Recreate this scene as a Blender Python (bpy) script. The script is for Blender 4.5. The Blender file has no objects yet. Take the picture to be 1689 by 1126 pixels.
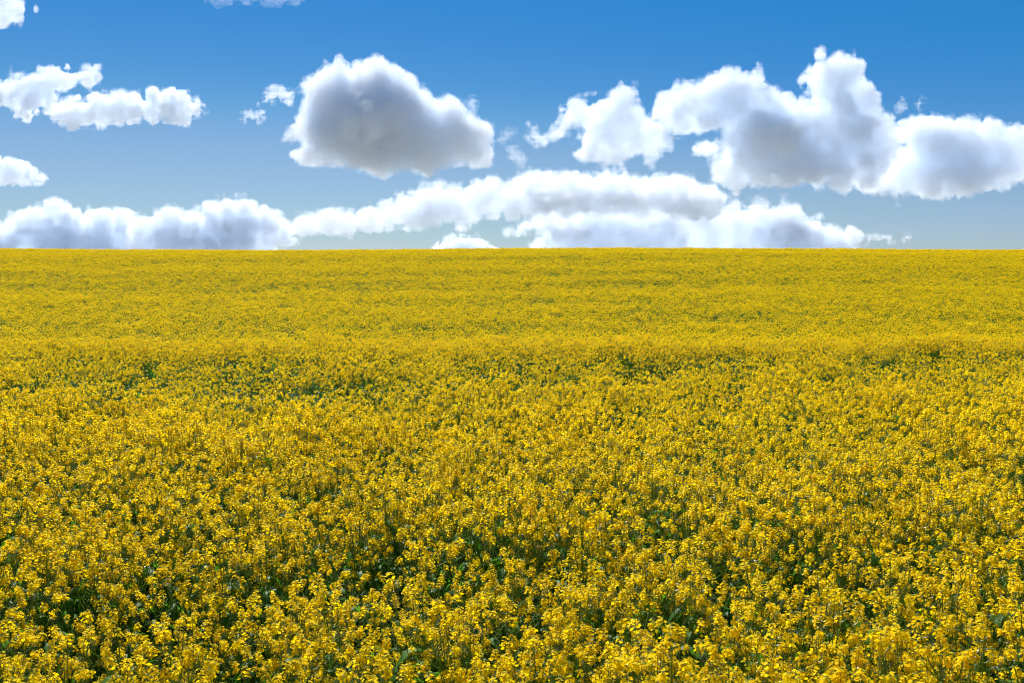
import bpy, math, random
import numpy as np
from mathutils import Vector, Matrix

# ------------------------------------------------------------------ camera
PITCH = math.radians(-3.76)
CAM_H = 2.30
W0, H0, FPX = 1689.0, 1126.0, 1642.0          # photograph size, focal length in its pixels
scn = bpy.context.scene
C = scn.collection
cam_d = bpy.data.cameras.new('camera')
cam_d.sensor_width = 36.0
cam_d.lens = 36.0 * FPX / W0
cam_d.clip_start = 0.1
cam_d.clip_end = 90000.0
cam_d.dof.use_dof = True
cam_d.dof.focus_distance = 10.5
cam_d.dof.aperture_fstop = 11.0
cam = bpy.data.objects.new('camera', cam_d)
C.objects.link(cam)
cam.location = (0, 0, CAM_H)
cam.rotation_euler = (math.radians(90) + PITCH, 0, 0)
scn.camera = cam

# ------------------------------------------------------------------ light
SUN_EL = math.radians(48)
SUN_AZ = math.radians(-18)                     # 0 = straight ahead (+Y), negative = to the left
world = bpy.data.worlds.new('World')
scn.world = world
world.use_nodes = True
wn, wl = world.node_tree.nodes, world.node_tree.links
wn.clear()
sky = wn.new('ShaderNodeTexSky')
sky.sky_type = 'NISHITA'
sky.sun_disc = False
sky.sun_elevation = SUN_EL
sky.sun_rotation = SUN_AZ
sky.altitude = 300
sky.air_density = 1.0
sky.dust_density = 0.1
sky.ozone_density = 3.0
bg = wn.new('ShaderNodeBackground')
bg.inputs['Strength'].default_value = 0.085
STR = bg.inputs['Strength'].default_value
sc1 = wn.new('ShaderNodeVectorMath'); sc1.operation = 'SCALE'; sc1.inputs['Scale'].default_value = STR
sc2 = wn.new('ShaderNodeVectorMath'); sc2.operation = 'SCALE'; sc2.inputs['Scale'].default_value = 0.552 / STR
cur = wn.new('ShaderNodeRGBCurve')
def set_curve(i, pts):
    c = cur.mapping.curves[i]
    while len(c.points) > 2: c.points.remove(c.points[1])
    c.points[0].location = pts[0]; c.points[1].location = pts[-1]
    for p in pts[1:-1]: c.points.new(*p)
cur.mapping.use_clip = False
set_curve(0, [(0, 0), (.19, .018), (.30, .078), (.42, .25), (.72, .45), (1, .70)])
set_curve(1, [(0, 0), (.33, .225), (.44, .275), (.59, .43), (.79, .585), (1, .74)])
set_curve(2, [(0, 0), (.58, .59), (.66, .65), (.72, .68), (.85, .76), (1, .86)])
cur.mapping.update()
wo = wn.new('ShaderNodeOutputWorld')
wl.new(sky.outputs[0], sc1.inputs[0]); wl.new(sc1.outputs[0], cur.inputs['Color'])
wl.new(cur.outputs[0], sc2.inputs[0]); wl.new(sc2.outputs[0], bg.inputs['Color'])
wl.new(bg.outputs[0], wo.inputs['Surface'])

sun_d = bpy.data.lights.new('sun', 'SUN')
sun_d.energy = 5.0
sun_d.angle = math.radians(0.5)
sun_d.color = (1.0, 0.955, 0.89)
sun = bpy.data.objects.new('sun', sun_d)
C.objects.link(sun)
sd = Vector((math.sin(SUN_AZ) * math.cos(SUN_EL), math.cos(SUN_AZ) * math.cos(SUN_EL), math.sin(SUN_EL)))
sun.rotation_euler = sd.to_track_quat('Z', 'Y').to_euler()
sun.location = (0, 0, 60)

scn.view_settings.view_transform = 'Standard'
scn.view_settings.look = 'None'
scn.view_settings.exposure = 0.86
scn.view_settings.gamma = 1.0
cy = scn.cycles
cy.max_bounces = 24
cy.diffuse_bounces = 8
cy.glossy_bounces = 2
cy.transmission_bounces = 6
cy.transparent_max_bounces = 48
cy.volume_bounces = 16
cy.sample_clamp_indirect = 8.0
cy.use_denoising = True
cy.denoiser = 'OPENIMAGEDENOISE'
cy.denoising_input_passes = 'RGB_ALBEDO_NORMAL'
cy.denoising_prefilter = 'FAST'
cy.pixel_filter_type = 'BLACKMAN_HARRIS'
cy.filter_width = 1.15

# ------------------------------------------------------------------ helpers
def tag(o, label=None, cat=None, group=None, kind=None):
    if label: o['label'] = label
    if cat: o['category'] = cat
    if group: o['group'] = group
    if kind: o['kind'] = kind
    return o

def mesh_np(name, verts, faces, mats, smooth=False, matidx=None):
    """verts (n,3), faces (m,k) constant k"""
    me = bpy.data.meshes.new(name)
    verts = np.ascontiguousarray(verts, np.float32); faces = np.ascontiguousarray(faces, np.int32)
    n, (m, k) = len(verts), faces.shape
    me.vertices.add(n); me.vertices.foreach_set('co', verts.ravel())
    me.loops.add(m * k); me.loops.foreach_set('vertex_index', faces.ravel())
    me.polygons.add(m)
    me.polygons.foreach_set('loop_start', np.arange(0, m * k, k, dtype=np.int32))
    me.polygons.foreach_set('loop_total', np.full(m, k, np.int32))
    if matidx is not None: me.polygons.foreach_set('material_index', np.asarray(matidx, np.int32))
    me.polygons.foreach_set('use_smooth', np.full(m, smooth))
    for x in mats: me.materials.append(x)
    me.update(calc_edges=True)
    return me

# ------------------------------------------------------------------ materials of the field
def principled(name, col, rough=0.6, spec=0.4):
    m = bpy.data.materials.new(name); m.use_nodes = True
    b = m.node_tree.nodes['Principled BSDF']
    b.inputs['Base Color'].default_value = (*col, 1)
    b.inputs['Roughness'].default_value = rough
    b.inputs['Specular IOR Level'].default_value = spec
    return m, m.node_tree.nodes, m.node_tree.links, b

def plant_material(name, cols, trans, rough=0.5, spec=0.4, tcol=None, scale=30):
    """leafy surface: colour varies plant by plant and over the surface, part of the light passes through"""
    m, n, l, b = principled(name, cols[0], rough, spec)
    oi = n.new('ShaderNodeObjectInfo')
    tc = n.new('ShaderNodeTexCoord')
    ns = n.new('ShaderNodeTexNoise'); ns.inputs['Scale'].default_value = scale
    l.new(tc.outputs['Object'], ns.inputs['Vector'])
    ad = n.new('ShaderNodeMath'); ad.operation = 'ADD'
    l.new(oi.outputs['Random'], ad.inputs[0]); l.new(ns.outputs['Fac'], ad.inputs[1])
    mu = n.new('ShaderNodeMath'); mu.operation = 'MULTIPLY'; mu.inputs[1].default_value = 0.5
    l.new(ad.outputs[0], mu.inputs[0])
    r = n.new('ShaderNodeValToRGB')
    r.color_ramp.elements[0].position = 0.2; r.color_ramp.elements[0].color = (*cols[0], 1)
    r.color_ramp.elements[1].position = 0.8; r.color_ramp.elements[1].color = (*cols[1], 1)
    l.new(mu.outputs[0], r.inputs[0]); l.new(r.outputs[0], b.inputs['Base Color'])
    if trans:
        t = n.new('ShaderNodeBsdfTranslucent')
        if tcol:
            mc = n.new('ShaderNodeMix'); mc.data_type = 'RGBA'; mc.blend_type = 'MULTIPLY'; mc.inputs['Factor'].default_value = 1
            l.new(r.outputs[0], mc.inputs[6]); mc.inputs[7].default_value = (*tcol, 1)
            l.new(mc.outputs[2], t.inputs['Color'])
        else: l.new(r.outputs[0], t.inputs['Color'])
        mx = n.new('ShaderNodeMixShader'); mx.inputs[0].default_value = trans
        out = n['Material Output']
        l.new(b.outputs[0], mx.inputs[1]); l.new(t.outputs[0], mx.inputs[2]); l.new(mx.outputs[0], out.inputs['Surface'])
    return m

M_PETAL = plant_material('petal_yellow', [(0.95, 0.655, 0.001), (0.96, 0.735, 0.002)], 0.55, 0.6, 0.04, scale=14)
M_BUD = plant_material('bud_green', [(0.30, 0.36, 0.03), (0.50, 0.48, 0.03)], 0.2, 0.5)
M_STEM = plant_material('stem_waxy', [(0.10, 0.20, 0.02), (0.20, 0.28, 0.035)], 0.1, 0.45, 0.15)
M_POD = plant_material('pod_waxy', [(0.13, 0.20, 0.07), (0.24, 0.30, 0.15)], 0.15, 0.28, 0.7)
M_LEAF = plant_material('leaf_green', [(0.036, 0.115, 0.014), (0.08, 0.20, 0.028)], 0.45, 0.5, 0.15, tcol=(1.4, 1.6, 0.6), scale=9)
MATS = [M_PETAL, M_BUD, M_STEM, M_POD, M_LEAF]

# ------------------------------------------------------------------ terrain
_ty = np.array([-400, -60, 0, 12, 20.0, 22.5, 28, 40, 58, 76, 100, 124, 143, 162, 190, 260, 420, 1000, 4000, 60000.])
_tz = np.array([-6, -.6, 0, 0, 0, -.12, -.70, -1.0, -.40, .42, 2.15, 4.00, 5.10, 5.55, 5.0, 0, -14, -50, -90, -90.])
_tm = np.gradient(_tz, _ty)
def hermite(y):
    y = np.clip(np.asarray(y, float), _ty[0], _ty[-1] - 1e-3)
    i = np.searchsorted(_ty, y, side='right') - 1
    h = _ty[i + 1] - _ty[i]; t = (y - _ty[i]) / h
    return ((2 * t**3 - 3 * t**2 + 1) * _tz[i] + (t**3 - 2 * t**2 + t) * h * _tm[i]
            + (-2 * t**3 + 3 * t**2) * _tz[i + 1] + (t**3 - t**2) * h * _tm[i + 1])
def lattice_noise(x, y, cell, seed):
    r = np.random.default_rng(seed).uniform(-1, 1, (64, 64))
    u = x / cell + 1000.37; v = y / cell + 1000.71
    i = np.floor(u).astype(int); j = np.floor(v).astype(int)
    f = u - i; g = v - j
    f = f * f * (3 - 2 * f); g = g * g * (3 - 2 * g)
    a = r[i % 64, j % 64]; b = r[(i + 1) % 64, j % 64]; c = r[i % 64, (j + 1) % 64]; d = r[(i + 1) % 64, (j + 1) % 64]
    return (a * (1 - f) + b * f) * (1 - g) + (c * (1 - f) + d * f) * g

def ground(x, y):
    x = np.asarray(x, float); y = np.asarray(y, float)
    z = hermite(y)
    f = np.clip((y - 18) / 30, 0, 1) * np.clip((600 - y) / 200, 0, 1)
    z = z + f * (0.11 * lattice_noise(x * .10, y, 6.5, 11) + 0.07 * lattice_noise(x * .25, y, 2.8, 12))
    z = z + f * 0.16 * np.sin(x * 0.055 + 0.6) + 0.03 * np.sin(x * 0.9 + y * 0.5) * np.sin(y * 0.7 - x * 0.3 + 2)
    return z

def vigour(x, y):
    """0..1: how thickly the crop stands"""
    v = 0.78 + 0.16 * lattice_noise(x, y, 2.6, 1) + (0.16 + 0.16 * np.clip((y - 6) / 6, 0, 1)) * lattice_noise(x, y, 0.8, 2) + 0.10 * lattice_noise(x * .35, y, 7, 3)
    def dip(cx, cy_, rx, ry, a): return a * np.exp(-(((x - cx) / rx) ** 2 + ((y - cy_) / ry) ** 2))
    v = v - dip(-5.0, 14.8, 2.6, 1.7, .48) - dip(-7.0, 12.0, 1.2, .9, .55) - dip(-2.6, 12.6, 1.5, 1.0, .50) - dip(1.2, 14.2, 3.5, .9, .35) - dip(5.5, 14.8, 2.0, .8, .3)
    v = v - dip(1.3, 5.0, .55, .40, .5) - dip(-1.7, 4.4, .5, .35, .4) - dip(-.3, 4.7, .35, .3, .35) - dip(3.0, 4.9, .6, .4, .35)
    v = v - (0.68 + 0.06 * np.sin(x * .9)) * np.exp(-((y - 18.2 + 0.4 * np.sin(x * .5)) / 1.9) ** 2) - 0.10 * np.exp(-((y - 15.3) / 1.8) ** 2)
    return np.clip(v, 0.12, 1.15)

# one sheet of ground, finer near the camera and along the visible hill
gy = np.concatenate([np.arange(-60, 0, 6), np.arange(0, 30, .5), np.arange(30, 220, 1.5), np.arange(220, 600, 12), np.geomspace(600, 60000, 26)])
gu = np.concatenate([-np.geomspace(1, 600, 26)[::-1], np.linspace(-.98, .98, 70), np.geomspace(1, 600, 26)])
GX = gu[None, :] * np.maximum(100, gy[:, None] * 0.9); GY = np.repeat(gy[:, None], len(gu), 1)
GZ = ground(GX, GY)
nr, nc = GX.shape
ii = (np.arange(nr - 1)[:, None] * nc + np.arange(nc - 1)[None, :]).ravel()
gq = np.stack([ii, ii + 1, ii + nc + 1, ii + nc], 1)
M_SOIL, n, l, b = principled('soil', (0.05, 0.04, 0.025), 0.95, 0.1)
tc = n.new('ShaderNodeTexCoord'); ns = n.new('ShaderNodeTexNoise'); ns.inputs['Scale'].default_value = 3.0; ns.inputs['Detail'].default_value = 10
l.new(tc.outputs['Object'], ns.inputs['Vector'])
rp = n.new('ShaderNodeValToRGB'); rp.color_ramp.elements[0].position = .35; rp.color_ramp.elements[0].color = (0.018, 0.035, 0.010, 1)
rp.color_ramp.elements[1].position = .7; rp.color_ramp.elements[1].color = (0.045, 0.040, 0.022, 1)
l.new(ns.outputs['Fac'], rp.inputs[0])
# beyond the crest, unseen land made pale to bounce light onto the cloud bases
sx = n.new('ShaderNodeSeparateXYZ'); l.new(tc.outputs['Object'], sx.inputs[0])
mr = n.new('ShaderNodeMapRange'); mr.inputs['From Min'].default_value = 420; mr.inputs['From Max'].default_value = 520
l.new(sx.outputs['Y'], mr.inputs['Value'])
ns2 = n.new('ShaderNodeTexNoise'); ns2.inputs['Scale'].default_value = .004; l.new(tc.outputs['Object'], ns2.inputs['Vector'])
rp2 = n.new('ShaderNodeValToRGB'); rp2.color_ramp.elements[0].position = .4; rp2.color_ramp.elements[0].color = (0.22, 0.23, 0.19, 1)
rp2.color_ramp.elements[1].position = .6; rp2.color_ramp.elements[1].color = (0.33, 0.31, 0.29, 1)
l.new(ns2.outputs['Fac'], rp2.inputs[0])
mg = n.new('ShaderNodeMix'); mg.data_type = 'RGBA'; l.new(mr.outputs[0], mg.inputs['Factor']); l.new(rp.outputs[0], mg.inputs[6]); l.new(rp2.outputs[0], mg.inputs[7])
l.new(mg.outputs[2], b.inputs['Base Color'])
me = mesh_np('ground', np.stack([GX.ravel(), GY.ravel(), GZ.ravel()], 1), gq, [M_SOIL], smooth=True)
go = bpy.data.objects.new('ground', me); C.objects.link(go); tag(go, kind='structure')

# ------------------------------------------------------------------ rapeseed plants
class Geo:
    def __init__(s): s.v = []; s.f = []; s.m = []; s.n = 0
    def add(s, v, f, m):
        v = np.asarray(v, float); f = np.asarray(f, int)
        s.v.append(v); s.f.append(f + s.n); s.m.append(np.full(len(f), m)); s.n += len(v)
    def join(s, o):
        if o.n: s.add_raw(o)
    def add_raw(s, o):
        for v in o.v: s.v.append(v)
        for f in o.f: s.f.append(f + s.n)
        for m in o.m: s.m.append(m)
        s.n += o.n
    def mesh(s, name):
        m = np.concatenate(s.m); used = sorted(set(m.tolist())); mp = {u: i for i, u in enumerate(used)}
        return mesh_np(name, np.concatenate(s.v), np.concatenate(s.f), [MATS[u] for u in used], True, [mp[x] for x in m.tolist()])

def unit(v): return v / (np.linalg.norm(v) + 1e-12)
def frame(d, rng=None, spin=0.0):
    d = unit(np.asarray(d, float)); a = np.array([1, 0, 0.]) if abs(d[0]) < .8 else np.array([0, 1., 0])
    u = unit(np.cross(d, a)); w = np.cross(d, u)
    c, s_ = math.cos(spin), math.sin(spin)
    return u * c + w * s_, w * c - u * s_, d

def tube(g, pts, radii, m, sides=4):
    pts = np.asarray(pts, float); rings = []
    for i, p in enumerate(pts):
        d = pts[min(i + 1, len(pts) - 1)] - pts[max(i - 1, 0)]
        u, w, _ = frame(d)
        a = np.arange(sides) * 2 * np.pi / sides
        rings.append(p + radii[i] * (np.cos(a)[:, None] * u + np.sin(a)[:, None] * w))
    V = np.concatenate(rings); F = []
    for i in range(len(pts) - 1):
        for j in range(sides):
            a, b_ = i * sides + j, i * sides + (j + 1) % sides
            c, d_ = a + sides, b_ + sides
            F += [(a, b_, d_), (a, d_, c)]
    g.add(V, F, m)

def flower(g, p, d, rng, size, lod):
    """four rounded petals in a shallow cup"""
    u, w, d = frame(d, spin=rng.uniform(0, 6.28))
    V = []; F = []
    if lod == 0:
        for q in range(4):
            a = q * math.pi / 2 + rng.normal(0, .12)
            r = u * math.cos(a) + w * math.sin(a); t = np.cross(d, r)
            L = size * rng.uniform(.9, 1.1); up = rng.uniform(.15, .6)
            b0 = p + d * 0.001
            k = len(V)
            V += [b0, p + r * L * .55 + t * L * .50 + d * L * .25 * up, p + r * L + t * L * .36 + d * L * up * .5, p + r * L * 1.04 - t * L * .32 + d * L * up * .35,
                  p + r * L * .58 - t * L * .52 + d * L * .3 * up]
            F += [(k, k + 1, k + 2), (k, k + 2, k + 3), (k, k + 3, k + 4)]
    else:
        a = size * (1.28 if lod == 1 else 1.25)
        V = [p + u * a + d * a * .3, p + w * a, p - u * a + d * a * .35, p - w * a]
        F = [(0, 1, 2), (0, 2, 3)]
    g.add(V, F, 0)

def raceme(rng, lod, size=1.0):
    """flower head about its own tip: z up, origin where it leaves the stem"""
    g = Geo(); H = rng.uniform(.040, .078) * size; nF = int({0: rng.integers(14, 20), 1: rng.integers(13, 17), 2: 9}[lod] * size)
    axis_top = np.array([rng.normal(0, .006), rng.normal(0, .006), H])
    if lod < 2: tube(g, [np.zeros(3), axis_top * .6, axis_top], [.0016, .0013, .001], 2, 3)
    for i in range(nF):
        t = (i + .5) / nF
        a = i * 2.39996 + rng.normal(0, .3)
        out = rng.uniform(.013, .027) * (1.15 - .55 * t) * size
        z = H * (t * 1.0 + .02) + rng.normal(0, .003) + out * .35
        p = axis_top * t + np.array([math.cos(a) * out, math.sin(a) * out, 0]); p[2] = z
        d = np.array([math.cos(a) * (.9 - .5 * t), math.sin(a) * (.9 - .5 * t), .75 + .5 * t]) + rng.normal(0, .3, 3)
        if lod == 0:
            q0 = axis_top * t * .8
            u_ = unit(np.cross(p - q0, [0, 0, 1.]) + 1e-6) * .0006
            g.add([q0 - u_, q0 + u_, p], [(0, 1, 2)], 3)
        flower(g, p, d, rng, rng.uniform(.0084, .0106) * (1.30 if lod == 2 else 1), lod)
    nB = {0: 7, 1: 4, 2: 0}[lod]
    for i in range(nB):
        a = i * 2.4; r = .004 + .0012 * i
        c = axis_top + np.array([math.cos(a) * r, math.sin(a) * r, rng.uniform(.002, .009)])
        e = .0026
        V = [c + np.array(k) * e for k in ((0, 0, 1.7), (1, 0, 0), (0, 1, 0), (-1, 0, 0), (0, -1, 0), (0, 0, -1.5))]
        g.add(V, [(0, 1, 2), (0, 2, 3), (0, 3, 4), (0, 4, 1), (5, 2, 1), (5, 3, 2), (5, 4, 3), (5, 1, 4)], 1)
    return g

def leaf(rng, L, wd, droop):
    """lance-shaped leaf along +x from its base, with a folded midrib"""
    g = Geo(); N = 6; V = []; F = []
    ph = rng.uniform(0, 6)
    for i in range(N + 1):
        t = i / N
        hw = wd * (math.sin(math.pi * min(1, t * .86 + .14)) ** .8) * (1 - .25 * t) if i < N else 0.002
        x = L * t * (1 - .15 * t * droop); z = L * (.55 * t - (.55 + droop) * t * t)
        wv = .12 * wd * math.sin(ph + 7 * t)
        V += [(x, -hw, z + .35 * hw + wv), (x, 0, z), (x, hw, z + .35 * hw - wv)]
    for i in range(N):
        a = i * 3
        for k in (0, 1): F += [(a + k, a + k + 3, a + k + 4), (a + k, a + k + 4, a + k + 1)]
    g.add(V, F, 4)
    return g

def moved(g, loc, R):
    o = Geo(); o.f = g.f; o.m = g.m; o.n = g.n
    o.v = [v @ np.asarray(R).T + loc for v in g.v]
    return o

def rot_z(a): c, s_ = math.cos(a), math.sin(a); return np.array([[c, -s_, 0], [s_, c, 0], [0, 0, 1.]])
def rot_to(d, spin):
    u, w, d = frame(d, spin=spin)
    return np.stack([u, w, d], 1)

def plant(rng, lod, vig=1.0):
    """parts of one plant: [(part name, Geo in part space, location, rotation matrix)]"""
    H = rng.uniform(1.02, 1.22); parts = []
    st = Geo(); pods = Geo()
    lean = np.array([rng.normal(0, .05), rng.normal(0, .05), 0])
    def main(t): return np.array([lean[0] * t * t, lean[1] * t * t, H * t])
    ts = np.linspace(0 if lod < 2 else .45, 1, 7 if lod < 2 else 3)
    tube(st, [main(t) for t in ts], [.0062 - .0045 * t for t in ts], 2, 5 if lod == 0 else 3)
    tips = [(main(1), unit(main(1) - main(.93)), 1.0, main(.80))]
    nb = {0: int(rng.integers(10, 15)), 1: int(rng.integers(10, 14)), 2: 9}[lod]
    a0 = rng.uniform(0, 6.28)
    for i in range(nb):
        t0 = rng.uniform(.50, .84); a = a0 + i * 2.39996 + rng.normal(0, .2)
        out = rng.uniform(.05, .22) * (1.25 - .4 * t0); top = H * rng.uniform(.74, 1.03)
        s0 = main(t0); e = np.array([s0[0] + math.cos(a) * out, s0[1] + math.sin(a) * out, max(top, s0[2] + .1)])
        mid = s0 * .45 + e * .55; mid[:2] += np.array([math.cos(a), math.sin(a)]) * out * .22
        q = s0 * .75 + e * .25; q[:2] += np.array([math.cos(a), math.sin(a)]) * out * .16
        tube(st, [s0, q, mid, e] if lod < 2 else [s0, e], [.0032, .0028, .0024, .0016] if lod < 2 else [.003, .002], 2, 4 if lod == 0 else 3)
        tips.append((e, unit(e - mid), rng.uniform(.72, 1.0), mid))
    for (e, d, s_, below) in tips:
        d = unit(d + rng.normal(0, .10, 3))
        parts.append(('flower_head', raceme(rng, lod, s_), e - d * .012, rot_to(d, rng.uniform(0, 6.28))))
        if lod < 2:
            for k in range(int(rng.integers(3, 8)) if lod == 0 else 3):
                t = rng.uniform(.30, .95); p = below + (e - below) * t; a = rng.uniform(0, 6.28)
                L = rng.uniform(.025, .06) * (1.15 - .5 * t); o = np.array([math.cos(a), math.sin(a), 0])
                tube(pods, [p, p + o * L * .45 + np.array([0, 0, L * .12]), p + o * L * .85 + np.array([0, 0, L * .55]), p + o * L * .95 + np.array([0, 0, L * .95])],
                     [.0008, .0012, .0015, .0005], 3, 3)
    if pods.n: parts.append(('seed_pods', pods, np.zeros(3), np.eye(3)))
    parts.append(('stem', st, np.zeros(3), np.eye(3)))
    nl = {0: int(rng.integers(8, 11)), 1: 7, 2: 3}[lod]
    for i in range(nl):
        t = rng.uniform(.22, .80) ; a = rng.uniform(0, 6.28)
        L = (.25 - .15 * t) * rng.uniform(.8, 1.25) * (1.3 if lod == 2 else 1)
        R = rot_z(a)
        parts.append(('leaf', leaf(rng, L, L * rng.uniform(.16, .24), rng.uniform(.3, 1.1)), main(t), R))
    return parts

PLANT_LABEL = 'flowering rapeseed plant with yellow flower heads in the nearest strip of the field'
PLANT_GROUP = 'rapeseed plants at the near edge of the field'

# where plants stand: a jittered grid thinned by vigour
rng = np.random.default_rng(77)
def scatter(y0, y1, cell, side=2.2, slope=0.56):
    P = []
    for y in np.arange(y0, y1, cell):
        w = slope * y + side
        xs = np.arange(-w, w, cell)
        P.append(np.stack([xs, np.full(len(xs), y)], 1))
    P = np.concatenate(P); P += rng.uniform(-.75, .75, P.shape) * cell
    v = vigour(P[:, 0], P[:, 1])
    keep = rng.random(len(P)) < np.clip(v * 1.15, 0, 1)
    return P[keep], v[keep]

# nearest plants, one object each
NEAR_CELL = 0.165
Pn, vn = scatter(2.3, 8.5, NEAR_CELL)
infr = (np.abs(Pn[:, 0]) < 0.515 * Pn[:, 1] + .06) & (Pn[:, 1] > 3.18)
order = np.argsort(np.hypot(Pn[:, 0] * .6, Pn[:, 1])); order = order[infr[order]][:300]
is_ind = np.zeros(len(Pn), bool); is_ind[order] = True
protos = []
prng = np.random.default_rng(5)
for k in range(9):
    root = bpy.data.objects.new('rapeseed_plant', None); C.objects.link(root)
    root.empty_display_size = .1
    tag(root, PLANT_LABEL, 'plant', PLANT_GROUP)
    for nm, g, loc, R in plant(prng, 0):
        o = bpy.data.objects.new(nm, g.mesh(nm)); C.objects.link(o); o.parent = root
        Mx = Matrix([list(r) for r in R]).to_4x4(); Mx.translation = Vector(loc); o.matrix_basis = Mx
    protos.append((root, list(root.children)))
used = set()
for q, i in enumerate(order):
    k = int(prng.integers(0, len(protos)))
    src, kids = protos[k]
    if q < len(protos): k = q; src, kids = protos[k]; r = src
    else:
        r = src.copy(); C.objects.link(r)
        for ch in kids:
            c = ch.copy(); C.objects.link(c); c.parent = r
    x, y = Pn[i]
    sc_ = prng.uniform(.86, 1.12) * (.54 + .27 * min(1, vn[i]))
    r.location = (x, y, float(ground(x, y)))
    r.rotation_euler = (prng.normal(0, .05), prng.normal(0, .05), prng.uniform(0, 6.28))
    r.scale = (sc_, sc_, sc_)

# the rest of the crop: nobody could count it
lib = bpy.data.collections.new('crop_library')
def lib_plant(seed, lod):
    r_ = np.random.default_rng(seed); g = Geo()
    for nm, gg, loc, R in plant(r_, lod): g.join(moved(gg, loc, R))
    return g.mesh('crop_plant')
LODN = {0: 8, 1: 10, 2: 10}
for lod in (0, 1, 2):
    for k in range(LODN[lod]):
        o = bpy.data.objects.new('crop_%d_%02d' % (lod, k), lib_plant(100 * lod + k + 11, lod)); lib.objects.link(o)
pos, idx, scl = [], [], []
def put(P, v, lod):
    base = {0: 0, 1: 8, 2: 18}[lod]
    z = ground(P[:, 0], P[:, 1])
    pos.append(np.column_stack([P, z])); idx.append(base + rng.integers(0, LODN[lod], len(P)))
    scl.append(rng.uniform(.72 if lod == 2 else .86, 1.15, len(P)) * (.54 + .27 * np.minimum(1, v)))
put(Pn[~is_ind], vn[~is_ind], 0)
P, v = scatter(8.5, 26, .167); put(P, v, 1)
P, v = scatter(26, 172, .245); put(P, v, 2)
pos = np.concatenate(pos); idx = np.concatenate(idx); scl = np.concatenate(scl)
print('crop instances', len(pos))
me = bpy.data.meshes.new('rapeseed_crop')
me.vertices.add(len(pos)); me.vertices.foreach_set('co', pos.astype(np.float32).ravel())
a = me.attributes.new('variant', 'INT', 'POINT'); a.data.foreach_set('value', idx.astype(np.int32))
a = me.attributes.new('size', 'FLOAT', 'POINT'); a.data.foreach_set('value', scl.astype(np.float32))
rot = np.column_stack([rng.normal(0, .05, len(pos)), rng.normal(0, .05, len(pos)), rng.uniform(0, 6.283, len(pos))])
a = me.attributes.new('turn', 'FLOAT_VECTOR', 'POINT'); a.data.foreach_set('vector', rot.astype(np.float32).ravel())
crop = bpy.data.objects.new('rapeseed_crop', me); C.objects.link(crop)
tag(crop, 'yellow flowering rapeseed crop covering the field up to the horizon', 'crop', kind='stuff')
for m_ in MATS: me.materials.append(m_)
ng = bpy.data.node_groups.new('crop', 'GeometryNodeTree')
ng.interface.new_socket('Geometry', in_out='INPUT', socket_type='NodeSocketGeometry')
ng.interface.new_socket('Geometry', in_out='OUTPUT', socket_type='NodeSocketGeometry')
N, L = ng.nodes, ng.links
gi = N.new('NodeGroupInput'); gout = N.new('NodeGroupOutput')
ci = N.new('GeometryNodeCollectionInfo'); ci.inputs['Collection'].default_value = lib
ci.inputs['Separate Children'].default_value = True; ci.inputs['Reset Children'].default_value = True
iop = N.new('GeometryNodeInstanceOnPoints'); iop.inputs['Pick Instance'].default_value = True
def attr(nm, t):
    x = N.new('GeometryNodeInputNamedAttribute'); x.data_type = t; x.inputs['Name'].default_value = nm; return x.outputs['Attribute']
L.new(gi.outputs[0], iop.inputs['Points']); L.new(ci.outputs[0], iop.inputs['Instance'])
L.new(attr('variant', 'INT'), iop.inputs['Instance Index']); L.new(attr('size', 'FLOAT'), iop.inputs['Scale'])
e2r = N.new('FunctionNodeEulerToRotation'); L.new(attr('turn', 'FLOAT_VECTOR'), e2r.inputs[0]); L.new(e2r.outputs[0], iop.inputs['Rotation'])
L.new(iop.outputs[0], gout.inputs[0])
md = crop.modifiers.new('crop', 'NODES'); md.node_group = ng

# ------------------------------------------------------------------ clouds
def ray(px, py):
    """world direction (with y = 1) seen at a pixel of the photograph"""
    u = (px - W0 / 2) / FPX
    v = -(py - H0 / 2) / FPX
    cp, sp = math.cos(PITCH), math.sin(PITCH)
    y = cp - v * sp
    z = sp + v * cp
    return u / y, z / y

def vnoise(shape, cell, rng):
    """smooth value noise in [-1,1] over a grid, lattice spacing cell (grid steps)"""
    lat = rng.uniform(-1, 1, [int(s / cell) + 3 for s in shape]).astype(np.float32)
    for ax, s in enumerate(shape):
        t = np.arange(s, dtype=np.float32) / cell + rng.random()
        i = np.floor(t).astype(int); f = t - i
        f = f * f * f * (f * (6 * f - 15) + 10)
        sh = [1, 1, 1]; sh[ax] = s
        f = f.reshape(sh).astype(np.float32)
        lat = np.take(lat, i, axis=ax) * (1 - f) + np.take(lat, i + 1, axis=ax) * f
    return lat

def poly_sdf(P, X, Z):
    """signed distance, positive inside"""
    P = np.asarray(P, float)
    d2 = np.full(X.shape, 1e18); ins = np.zeros(X.shape, bool)
    for (ax, az), (bx, bz) in zip(P, np.roll(P, -1, 0)):
        ex, ez = bx - ax, bz - az
        t = np.clip(((X - ax) * ex + (Z - az) * ez) / (ex * ex + ez * ez + 1e-9), 0, 1)
        d2 = np.minimum(d2, (X - ax - t * ex) ** 2 + (Z - az - t * ez) ** 2)
        c = (az > Z) != (bz > Z)
        with np.errstate(divide='ignore', invalid='ignore'):
            ins ^= c & (X < (bx - ax) * (Z - az) / (bz - az + 1e-12) + ax)
    return np.where(ins, 1, -1) * np.sqrt(d2)

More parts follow.
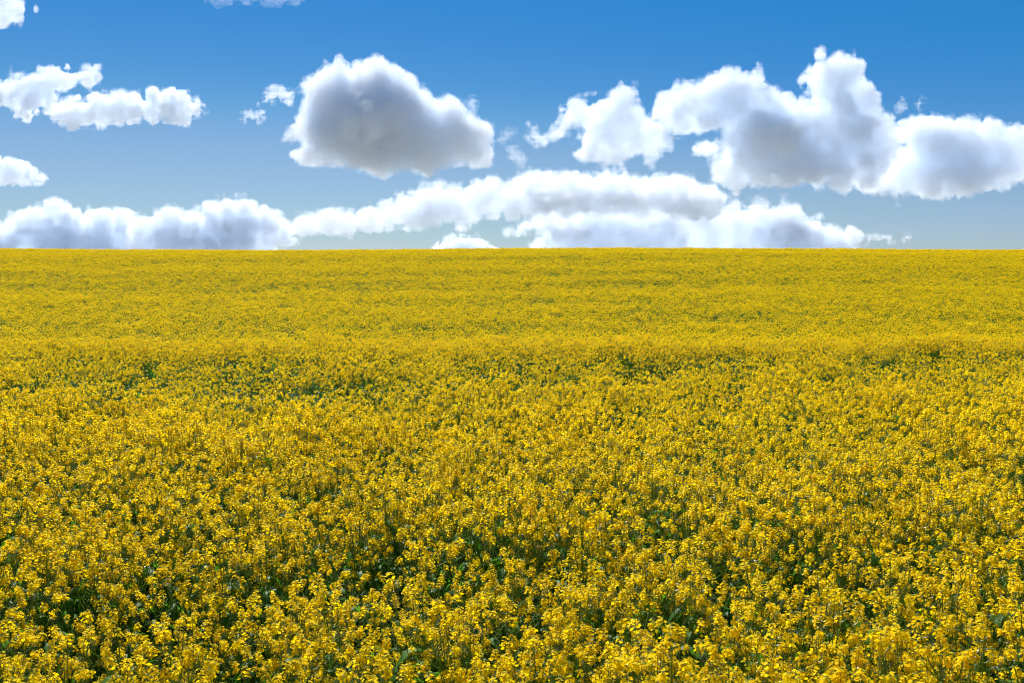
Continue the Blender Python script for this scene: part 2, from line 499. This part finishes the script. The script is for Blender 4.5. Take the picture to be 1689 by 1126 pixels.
def surface_net(F):
    """closed quad mesh of F = 0 (F > 0 inside); vertices in grid units"""
    nx, ny, nz = F.shape
    S = F > 0
    cnt = np.zeros((nx - 1, ny - 1, nz - 1), np.int8)
    for a in (0, 1):
        for b in (0, 1):
            for c in (0, 1):
                cnt += S[a:nx - 1 + a, b:ny - 1 + b, c:nz - 1 + c]
    act = (cnt > 0) & (cnt < 8)
    ci = np.argwhere(act)
    idx = np.full(act.shape, -1, np.int64); idx[act] = np.arange(len(ci))
    corner = {(a, b, c): F[ci[:, 0] + a, ci[:, 1] + b, ci[:, 2] + c] for a in (0, 1) for b in (0, 1) for c in (0, 1)}
    acc = np.zeros((len(ci), 3)); n = np.zeros(len(ci))
    for k in corner:
        for ax in range(3):
            if k[ax]: continue
            k2 = list(k); k2[ax] = 1; k2 = tuple(k2)
            f0, f1 = corner[k], corner[k2]
            m = (f0 > 0) != (f1 > 0)
            t = np.where(m, f0 / np.where(m, f0 - f1, 1), 0)
            p = np.tile(np.array(k, float), (len(ci), 1)); p[:, ax] = t
            acc += np.where(m[:, None], p, 0); n += m
    V = ci + acc / n[:, None]
    quads = []
    for ax in range(3):
        o1, o2 = [a for a in range(3) if a != ax]
        sl0 = [slice(None)] * 3; sl1 = [slice(None)] * 3
        sl0[ax] = slice(0, -1); sl1[ax] = slice(1, None)
        for o in (o1, o2): sl0[o] = slice(1, -1); sl1[o] = slice(1, -1)
        A, B = S[tuple(sl0)], S[tuple(sl1)]
        e = np.argwhere(A != B)
        flip = A[tuple(e.T)]
        c = e.copy(); c[:, o1] += 1; c[:, o2] += 1
        def cell(d1, d2):
            q = c.copy(); q[:, o1] -= d1; q[:, o2] -= d2
            return idx[q[:, 0], q[:, 1], q[:, 2]]
        q = np.stack([cell(1, 1), cell(0, 1), cell(0, 0), cell(1, 0)], 1)
        if ax == 1: flip = ~flip
        q[~flip] = q[~flip][:, ::-1]
        quads.append(q)
    return V, np.concatenate(quads)

def cloud_material(name, density, aniso=0.1, veil=0.06):
    m = bpy.data.materials.new(name); m.use_nodes = True
    n, l = m.node_tree.nodes, m.node_tree.links
    n.clear()
    out = n.new('ShaderNodeOutputMaterial')
    v = n.new('ShaderNodeVolumePrincipled')
    v.inputs['Color'].default_value = (0.910, 0.948, 0.992, 1)  # bluish tint stands in for airlight and blue-grey shade in thick parts
    v.inputs['Density'].default_value = density
    v.inputs['Anisotropy'].default_value = aniso
    l.new(v.outputs[0], out.inputs['Volume'])
    m.cycles.homogeneous_volume = True
    t = n.new('ShaderNodeBsdfTransparent')
    d = n.new('ShaderNodeBsdfTranslucent'); d.inputs['Color'].default_value = (0.9, 0.9, 0.9, 1)
    if veil == 0: return m
    mx = n.new('ShaderNodeMixShader'); mx.inputs[0].default_value = veil
    l.new(t.outputs[0], mx.inputs[1]); l.new(d.outputs[0], mx.inputs[2])
    l.new(mx.outputs[0], out.inputs['Surface'])
    return m

def cloud(polys, D, od, label, seed=1, step=1.7, k=0.62, R=None, amp=1.0, big=46.0, holes=0.0, keep=0.06,
          veil=0.012, lift=0.0, ragged=1.0, shear=0.75, thick=(), mottle=1.0, rim=1.0):
    """polys: outlines in photograph pixels; D: distance in m; od: optical depth through the middle"""
    rng = np.random.default_rng(seed)
    allp = np.concatenate([np.asarray(p, float) for p in polys])
    pad = 24
    x0, z0 = allp.min(0) - pad; x1, z1 = allp.max(0) + pad
    xs = np.arange(x0, x1, step); zs = np.arange(z0, z1, step)
    X, Z = np.meshgrid(xs, zs, indexing='ij')
    S2 = np.full(X.shape, -1e9)
    for p in polys: S2 = np.maximum(S2, poly_sdf(p, X, Z))
    if R is None: R = S2.max() + 4
    half = k * R * (2.1 + max([t[3] for t in thick] + [0])) + pad
    ys = np.arange(-half, half + step, step)
    # a wandering depth offset for every column so that the lobes stand at different distances
    shp = (len(xs), len(ys), len(zs))
    off = vnoise((len(xs), 1, len(zs)), 60 / step, rng)[:, 0, :] * R * 0.35 * k
    Y = ys[None, :, None] - off[:, None, :]
    s = S2[:, None, :]
    tk = 1 + mottle * (0.30 * vnoise((len(xs), 1, len(zs)), 50 / step, rng) + 0.28 * vnoise((len(xs), 1, len(zs)), 22 / step, rng))[:, 0, :]
    for (tx, tz, tr, ta) in thick: tk = tk + ta * np.exp(-((X - tx) ** 2 + ((Z - tz) * 1.5) ** 2) / tr ** 2)
    F = R - np.sqrt((R - np.minimum(s, R)) ** 2 + (Y / (k * tk[:, None, :])) ** 2)
    F = F - 0.8 * np.clip(-s - 5, 0, 60)
    F = np.broadcast_to(F, shp).astype(np.float32).copy()
    disp = np.zeros(shp, np.float32)
    w = big; a = amp
    while w > step * 2.2:
        nse = vnoise(shp, w / step, rng)
        disp += a * w * (0.52 if w > 20 else 0.85) * (np.abs(nse) - 0.27)
        w *= 0.54
    fine = np.zeros(shp, np.float32)
    for w2 in (16, 9, 5):
        fine += w2 * 0.30 * vnoise(shp, w2 / step, rng)
    if holes:
        hn = vnoise(shp, 26 / step, rng) + 0.7 * vnoise(shp, 12 / step, rng) + 0.4 * vnoise(shp, 6 / step, rng)
        disp -= holes * np.clip(hn - 0.1, 0, 1) * 22
    F += disp * np.clip(1.15 - F / (R * 1.2), 0.3, 1.15) + lift
    s_m = D / FPX
    dens = 0.68 * od / (2 * k * R * s_m)
    root = None
    g = rim * min(1.0, R / 40)
    for name, G, rel in (('cloud', F + 3.0 * min(g, 1) + 2.1 * ragged * fine, 0.09), ('cloud_fringe', F + 0.8 * min(g, 1) + 1.1 * ragged * fine, 0.30), ('cloud_body', F - 3.5 * g + 0.5 * ragged * fine, 0.38), ('cloud_core', F - 11.0 * g, 0.40)):
        G = G.copy()
        for ax in range(3):
            sl = [slice(None)] * 3
            for e in (0, -1):
                sl[ax] = e; G[tuple(sl)] = -1; sl[ax] = slice(None)
        if (G > 0).sum() < 30: continue
        V, Q = surface_net(G)
        # world coordinates on the plane y = D
        xw = x0 + V[:, 0] * step; zw = z0 + V[:, 2] * step; yw = -half + V[:, 1] * step - shear * ((z0 + z1) / 2 - zw)
        rx, rz = ray(xw, zw)
        yd = D + yw * s_m
        P = np.stack([rx * yd, yd, CAM_H + rz * yd], 1)
        if root is None: c0 = np.array([P[:, 0].mean(), D, P[:, 2].min()])
        me = mesh_np(name, P - c0, Q[:, ::-1], [cloud_material('cloud_vapour', dens * rel, veil=veil if root is None else 0)])
        o = bpy.data.objects.new(name, me); C.objects.link(o)
        if root is None:
            root = o
            o.location = c0
            tag(o, label, 'cloud', 'cumulus clouds in the sky')
        else: o.parent = root
    return root

#CLOUDS
BIG = [(470,229),(480,212),(491,206),(497,184),(500,152),(508,132),(524,120),(540,106),(558,99),(572,108),(579,112),(592,101),(618,94),(634,101),(652,108),(664,124),(676,129),(688,140),(702,153),(713,166),(728,166),(745,163),(756,170),(764,182),(784,196),(806,210),(810,222),(800,236),(808,252),(800,266),(776,270),(752,268),(728,272),(708,288),(690,284),(670,276),(652,281),(628,290),(606,284),(584,274),(556,270),(530,268),(500,268),(485,256),(496,244),(500,232),(486,230)]
CL = [
 ([[(-60,-60),(10,-60),(26,2),(44,4),(49,18),(34,26),(14,28),(0,36),(-30,30),(-70,20)]], 9000, 7, 'white cloud cut off by the top left corner of the sky', dict(seed=3)),
 ([[(-60,150),(-20,152),(4,142),(22,128),(48,124),(66,116),(92,118),(112,110),(128,118),(150,114),(161,112),(161,124),(150,140),(134,134),(120,140),(100,152),(84,166),(88,176),(66,178),(52,186),(42,196),(28,192),(28,180),(0,174),(-60,180)]], 10500, 7, 'ragged white cloud with a hooked right tip at the left edge', dict(seed=4, big=30)),
 ([[(78,186),(90,174),(112,166),(132,162),(142,168),(152,152),(166,150),(178,160),(200,158),(218,156),(236,160),(250,148),(262,154),(276,152),(288,150),(304,152),(312,164),(328,172),(341,184),(322,190),(304,202),(286,198),(268,196),(244,190),(226,192),(200,202),(178,200),(160,206),(134,206),(112,206),(94,196)]], 10800, 7, 'long narrow white cloud with a pointed right end, below the hooked ragged cloud', dict(seed=5, big=26, k=1.0)),
 ([[(430,168),(442,152),(452,145),(466,146),(476,150),(483,152),(482,162),(476,168),(466,162),(456,160),(444,168)]], 9300, 1.6, 'small white puff just left of the large dark-centred cloud', dict(seed=6, big=14, step=1.4, k=1.2)),
 ([[(397,196),(402,186),(412,183),(424,186),(432,179),(438,183),(434,192),(424,199),(412,194),(402,199)]], 9300, 1.0, 'tiny white wisp left of and below the small puff', dict(seed=7, big=10, step=1.2, k=1.2)),
 ([BIG], 9000, 15.5, 'large domed cumulus cloud with a blue-grey centre and bright rims', dict(seed=8, big=46, amp=.6, mottle=.5, R=86, k=0.85, rim=1.5, thick=[(622, 180, 66, .9)])),
 ([[(772,168),(778,161),(784,166),(786,178),(782,188),(776,184)]], 9000, .7, 'tiny wisp just above the right shoulder of the large domed cloud', dict(seed=9, big=9, step=1.2, k=1.2)),
 ([[(830,218),(836,214),(846,216),(842,228),(836,234),(830,230)],[(838,240),(846,240),(852,250),(862,254),(866,264),(862,272),(850,266),(840,262),(842,250)]], 8800, .45, 'faint torn wisp hanging between the large domed cloud and the ragged spired cloud', dict(seed=10, big=10, step=1.2, k=1.4)),
 ([[(872,228),(876,212),(872,204),(882,208),(886,218),(900,212),(920,206),(930,192),(922,176),(932,184),(946,168),(962,160),(974,162),(986,154),(996,160),(1006,156),(1020,148),(1026,136),(1038,138),(1048,152),(1050,168),(1064,180),(1082,188),(1100,200),(1110,220),(1104,246),(1086,256),(1068,266),(1040,262),(1026,276),(1010,284),(992,270),(966,266),(948,254),(956,236),(960,214),(946,208),(934,218),(920,232),(902,236),(886,238)]], 9500, 6, 'ragged white cloud with a thin spire on top and torn left tail', dict(seed=11, big=26, holes=0.9, amp=.8)),
 ([[(1084,190),(1092,164),(1108,148),(1120,138),(1140,138),(1156,142),(1172,126),(1190,118),(1214,120),(1238,112),(1250,108),(1256,122),(1262,140),(1280,140),(1296,150),(1308,162),(1324,164),(1344,170),(1332,146),(1320,134),(1334,124),(1340,106),(1354,88),(1368,96),(1384,84),(1392,98),(1412,88),(1420,102),(1414,120),(1424,140),(1444,156),(1452,176),(1468,198),(1476,216),(1488,230),(1482,252),(1470,280),(1440,312),(1400,312),(1370,304),(1330,300),(1290,300),(1240,304),(1216,316),(1200,302),(1180,292),(1176,270),(1188,250),(1150,246),(1184,238),(1192,214),(1180,208),(1150,210),(1120,216),(1096,214)]], 9800, 8, 'biggest white cloud, with a tall jagged tower and a grey hollow', dict(seed=12, big=44, R=74, holes=0.25, rim=1.3, thick=[(1285, 222, 45, 1.6), (1300, 290, 70, .5), (1400, 200, 40, .3)])),
 ([[(1468,226),(1484,206),(1506,196),(1540,194),(1580,196),(1614,198),(1640,202),(1689,212),(1750,226),(1790,250),(1750,276),(1700,290),(1660,306),(1630,312),(1590,318),(1540,322),(1490,322),(1440,316),(1420,304),(1450,280),(1468,256),(1490,240)]], 10500, 7, 'smooth lens-shaped cloud reaching the right edge of the sky', dict(seed=13, big=54, R=60, amp=0.7, thick=[(1590, 215, 60, .6), (1560, 298, 60, .7)])),
 ([[(-60,262),(-20,264),(10,262),(34,270),(50,280),(66,288),(77,297),(60,300),(40,302),(20,306),(-60,304)]], 12000, 6, 'small low drifting cloud with a pointed right end at the left edge', dict(seed=14, big=22)),
 ([[(-60,372),(-20,376),(0,370),(20,358),(42,350),(60,340),(84,333),(108,342),(124,346),(138,356),(160,348),(184,344),(206,348),(222,358),(240,366),(250,400),(250,440),(-60,440)]], 17000, 7, 'puffy cumulus bank standing on the field horizon at the far left', dict(seed=15, big=30, R=48, thick=[(110, 390, 60, .5)])),
 ([[(206,440),(212,400),(214,380),(232,366),(254,350),(272,344),(284,350),(304,352),(324,352),(338,340),(360,332),(390,328),(410,332),(428,344),(452,348),(468,360),(480,374),(488,386),(478,400),(462,404),(452,440)]], 16000, 7, 'dome-topped cumulus bank on the horizon, right neighbour of the far left bank', dict(seed=16, big=30, R=48, thick=[(340, 390, 80, .5)])),
 ([[(484,376),(500,358),(520,352),(548,350),(572,346),(590,354),(612,342),(634,340),(646,334),(672,324),(704,308),(728,308),(742,310),(764,314),(780,300),(812,296),(826,304),(852,302),(858,292),(888,284),(918,288),(946,286),(962,294),(1000,292),(1030,288),(1050,296),(1090,292),(1120,292),(1142,300),(1158,310),(1180,310),(1194,324),(1190,344),(1160,360),(1080,352),(1000,350),(930,352),(868,352),(830,352),(800,356),(780,364),(764,372),(742,360),(700,370),(640,374),(590,381),(540,378),(500,384)]], 15000, 6, 'long pale cloud bank rising left to right above the low wide heap', dict(seed=17, big=30, R=36, k=1.1, thick=[(920, 332, 60, 1.2), (1030, 318, 60, .9), (1140, 322, 60, .9), (700, 350, 30, .8)])),
 ([[(840,380),(856,366),(880,362),(904,352),(960,348),(1020,344),(1080,338),(1140,344),(1188,350),(1204,342),(1220,340),(1230,348),(1246,340),(1252,334),(1270,344),(1296,340),(1312,348),(1332,362),(1352,358),(1356,372),(1372,376),(1396,382),(1416,384),(1424,398),(1410,408),(1400,440),(900,440),(878,402),(904,390),(900,382),(870,376),(852,384)]], 18000, 5, 'wide low heap of grey and white cloud sitting on the right half of the horizon', dict(seed=18, big=32, R=44, thick=[(940, 366, 50, .9), (1310, 372, 45, 1.2), (1080, 390, 60, .6)])),
 ([[(716,414),(724,404),(738,394),(758,390),(780,394),(800,402),(818,414),(818,440),(716,440)]], 20000, 8, 'small rounded cloud cap peeking over the middle of the horizon', dict(seed=19, big=14, step=1.4)),
 ([[(1434,390),(1446,384),(1460,385),(1474,390),(1472,397),(1450,397),(1436,396)]], 20000, .8, 'tiny flat cloud just right of the wide low heap', dict(seed=20, big=9, step=1.2)),
 ([[(1486,392),(1494,388),(1504,390),(1504,396),(1490,397)]], 20000, .5, 'tiniest flat cloud low over the horizon, right of the other tiny flat one', dict(seed=21, big=7, step=1.1)),
 ([[(1480,166),(1486,164),(1488,172),(1492,178),(1484,182),(1480,174)]], 9300, .5, 'tiny round wisp right of the jagged cloud tower', dict(seed=22, big=7, step=1.1, k=1.2)),
 ([[(1510,174),(1516,160),(1520,166),(1528,168),(1520,174),(1514,180)]], 9300, .4, 'tiny slanting wisp, the second one right of the jagged tower', dict(seed=23, big=7, step=1.1, k=1.2)),
 ([[(652,320),(660,316),(670,316),(668,323),(656,324)]], 14000, .7, 'tiny flat wisp above the middle of the long rising bank', dict(seed=24, big=7, step=1.1, k=1.2)),
 ([[(330,-20),(420,-24),(516,-16),(500,2),(440,4),(420,1),(360,3),(340,-2)]], 8500, .25, 'thin cloud whose underside just shows at the top edge of the sky', dict(seed=25, big=14)),
 ([[(1238,340),(1242,328),(1256,326),(1272,330),(1272,342)],[(1286,340),(1288,330),(1294,327),(1299,334),(1294,342)]], 17000, .7, 'pair of faint curls standing on top of the wide low heap', dict(seed=26, big=9, step=1.2, k=1.4)),
]
import time
_t = time.time()
for polys, D, od, label, kw in CL:
    cloud(polys, D, od, label, **kw)
print('clouds', time.time() - _t, sum(len(o.data.polygons) for o in C.objects if o.type == 'MESH'))
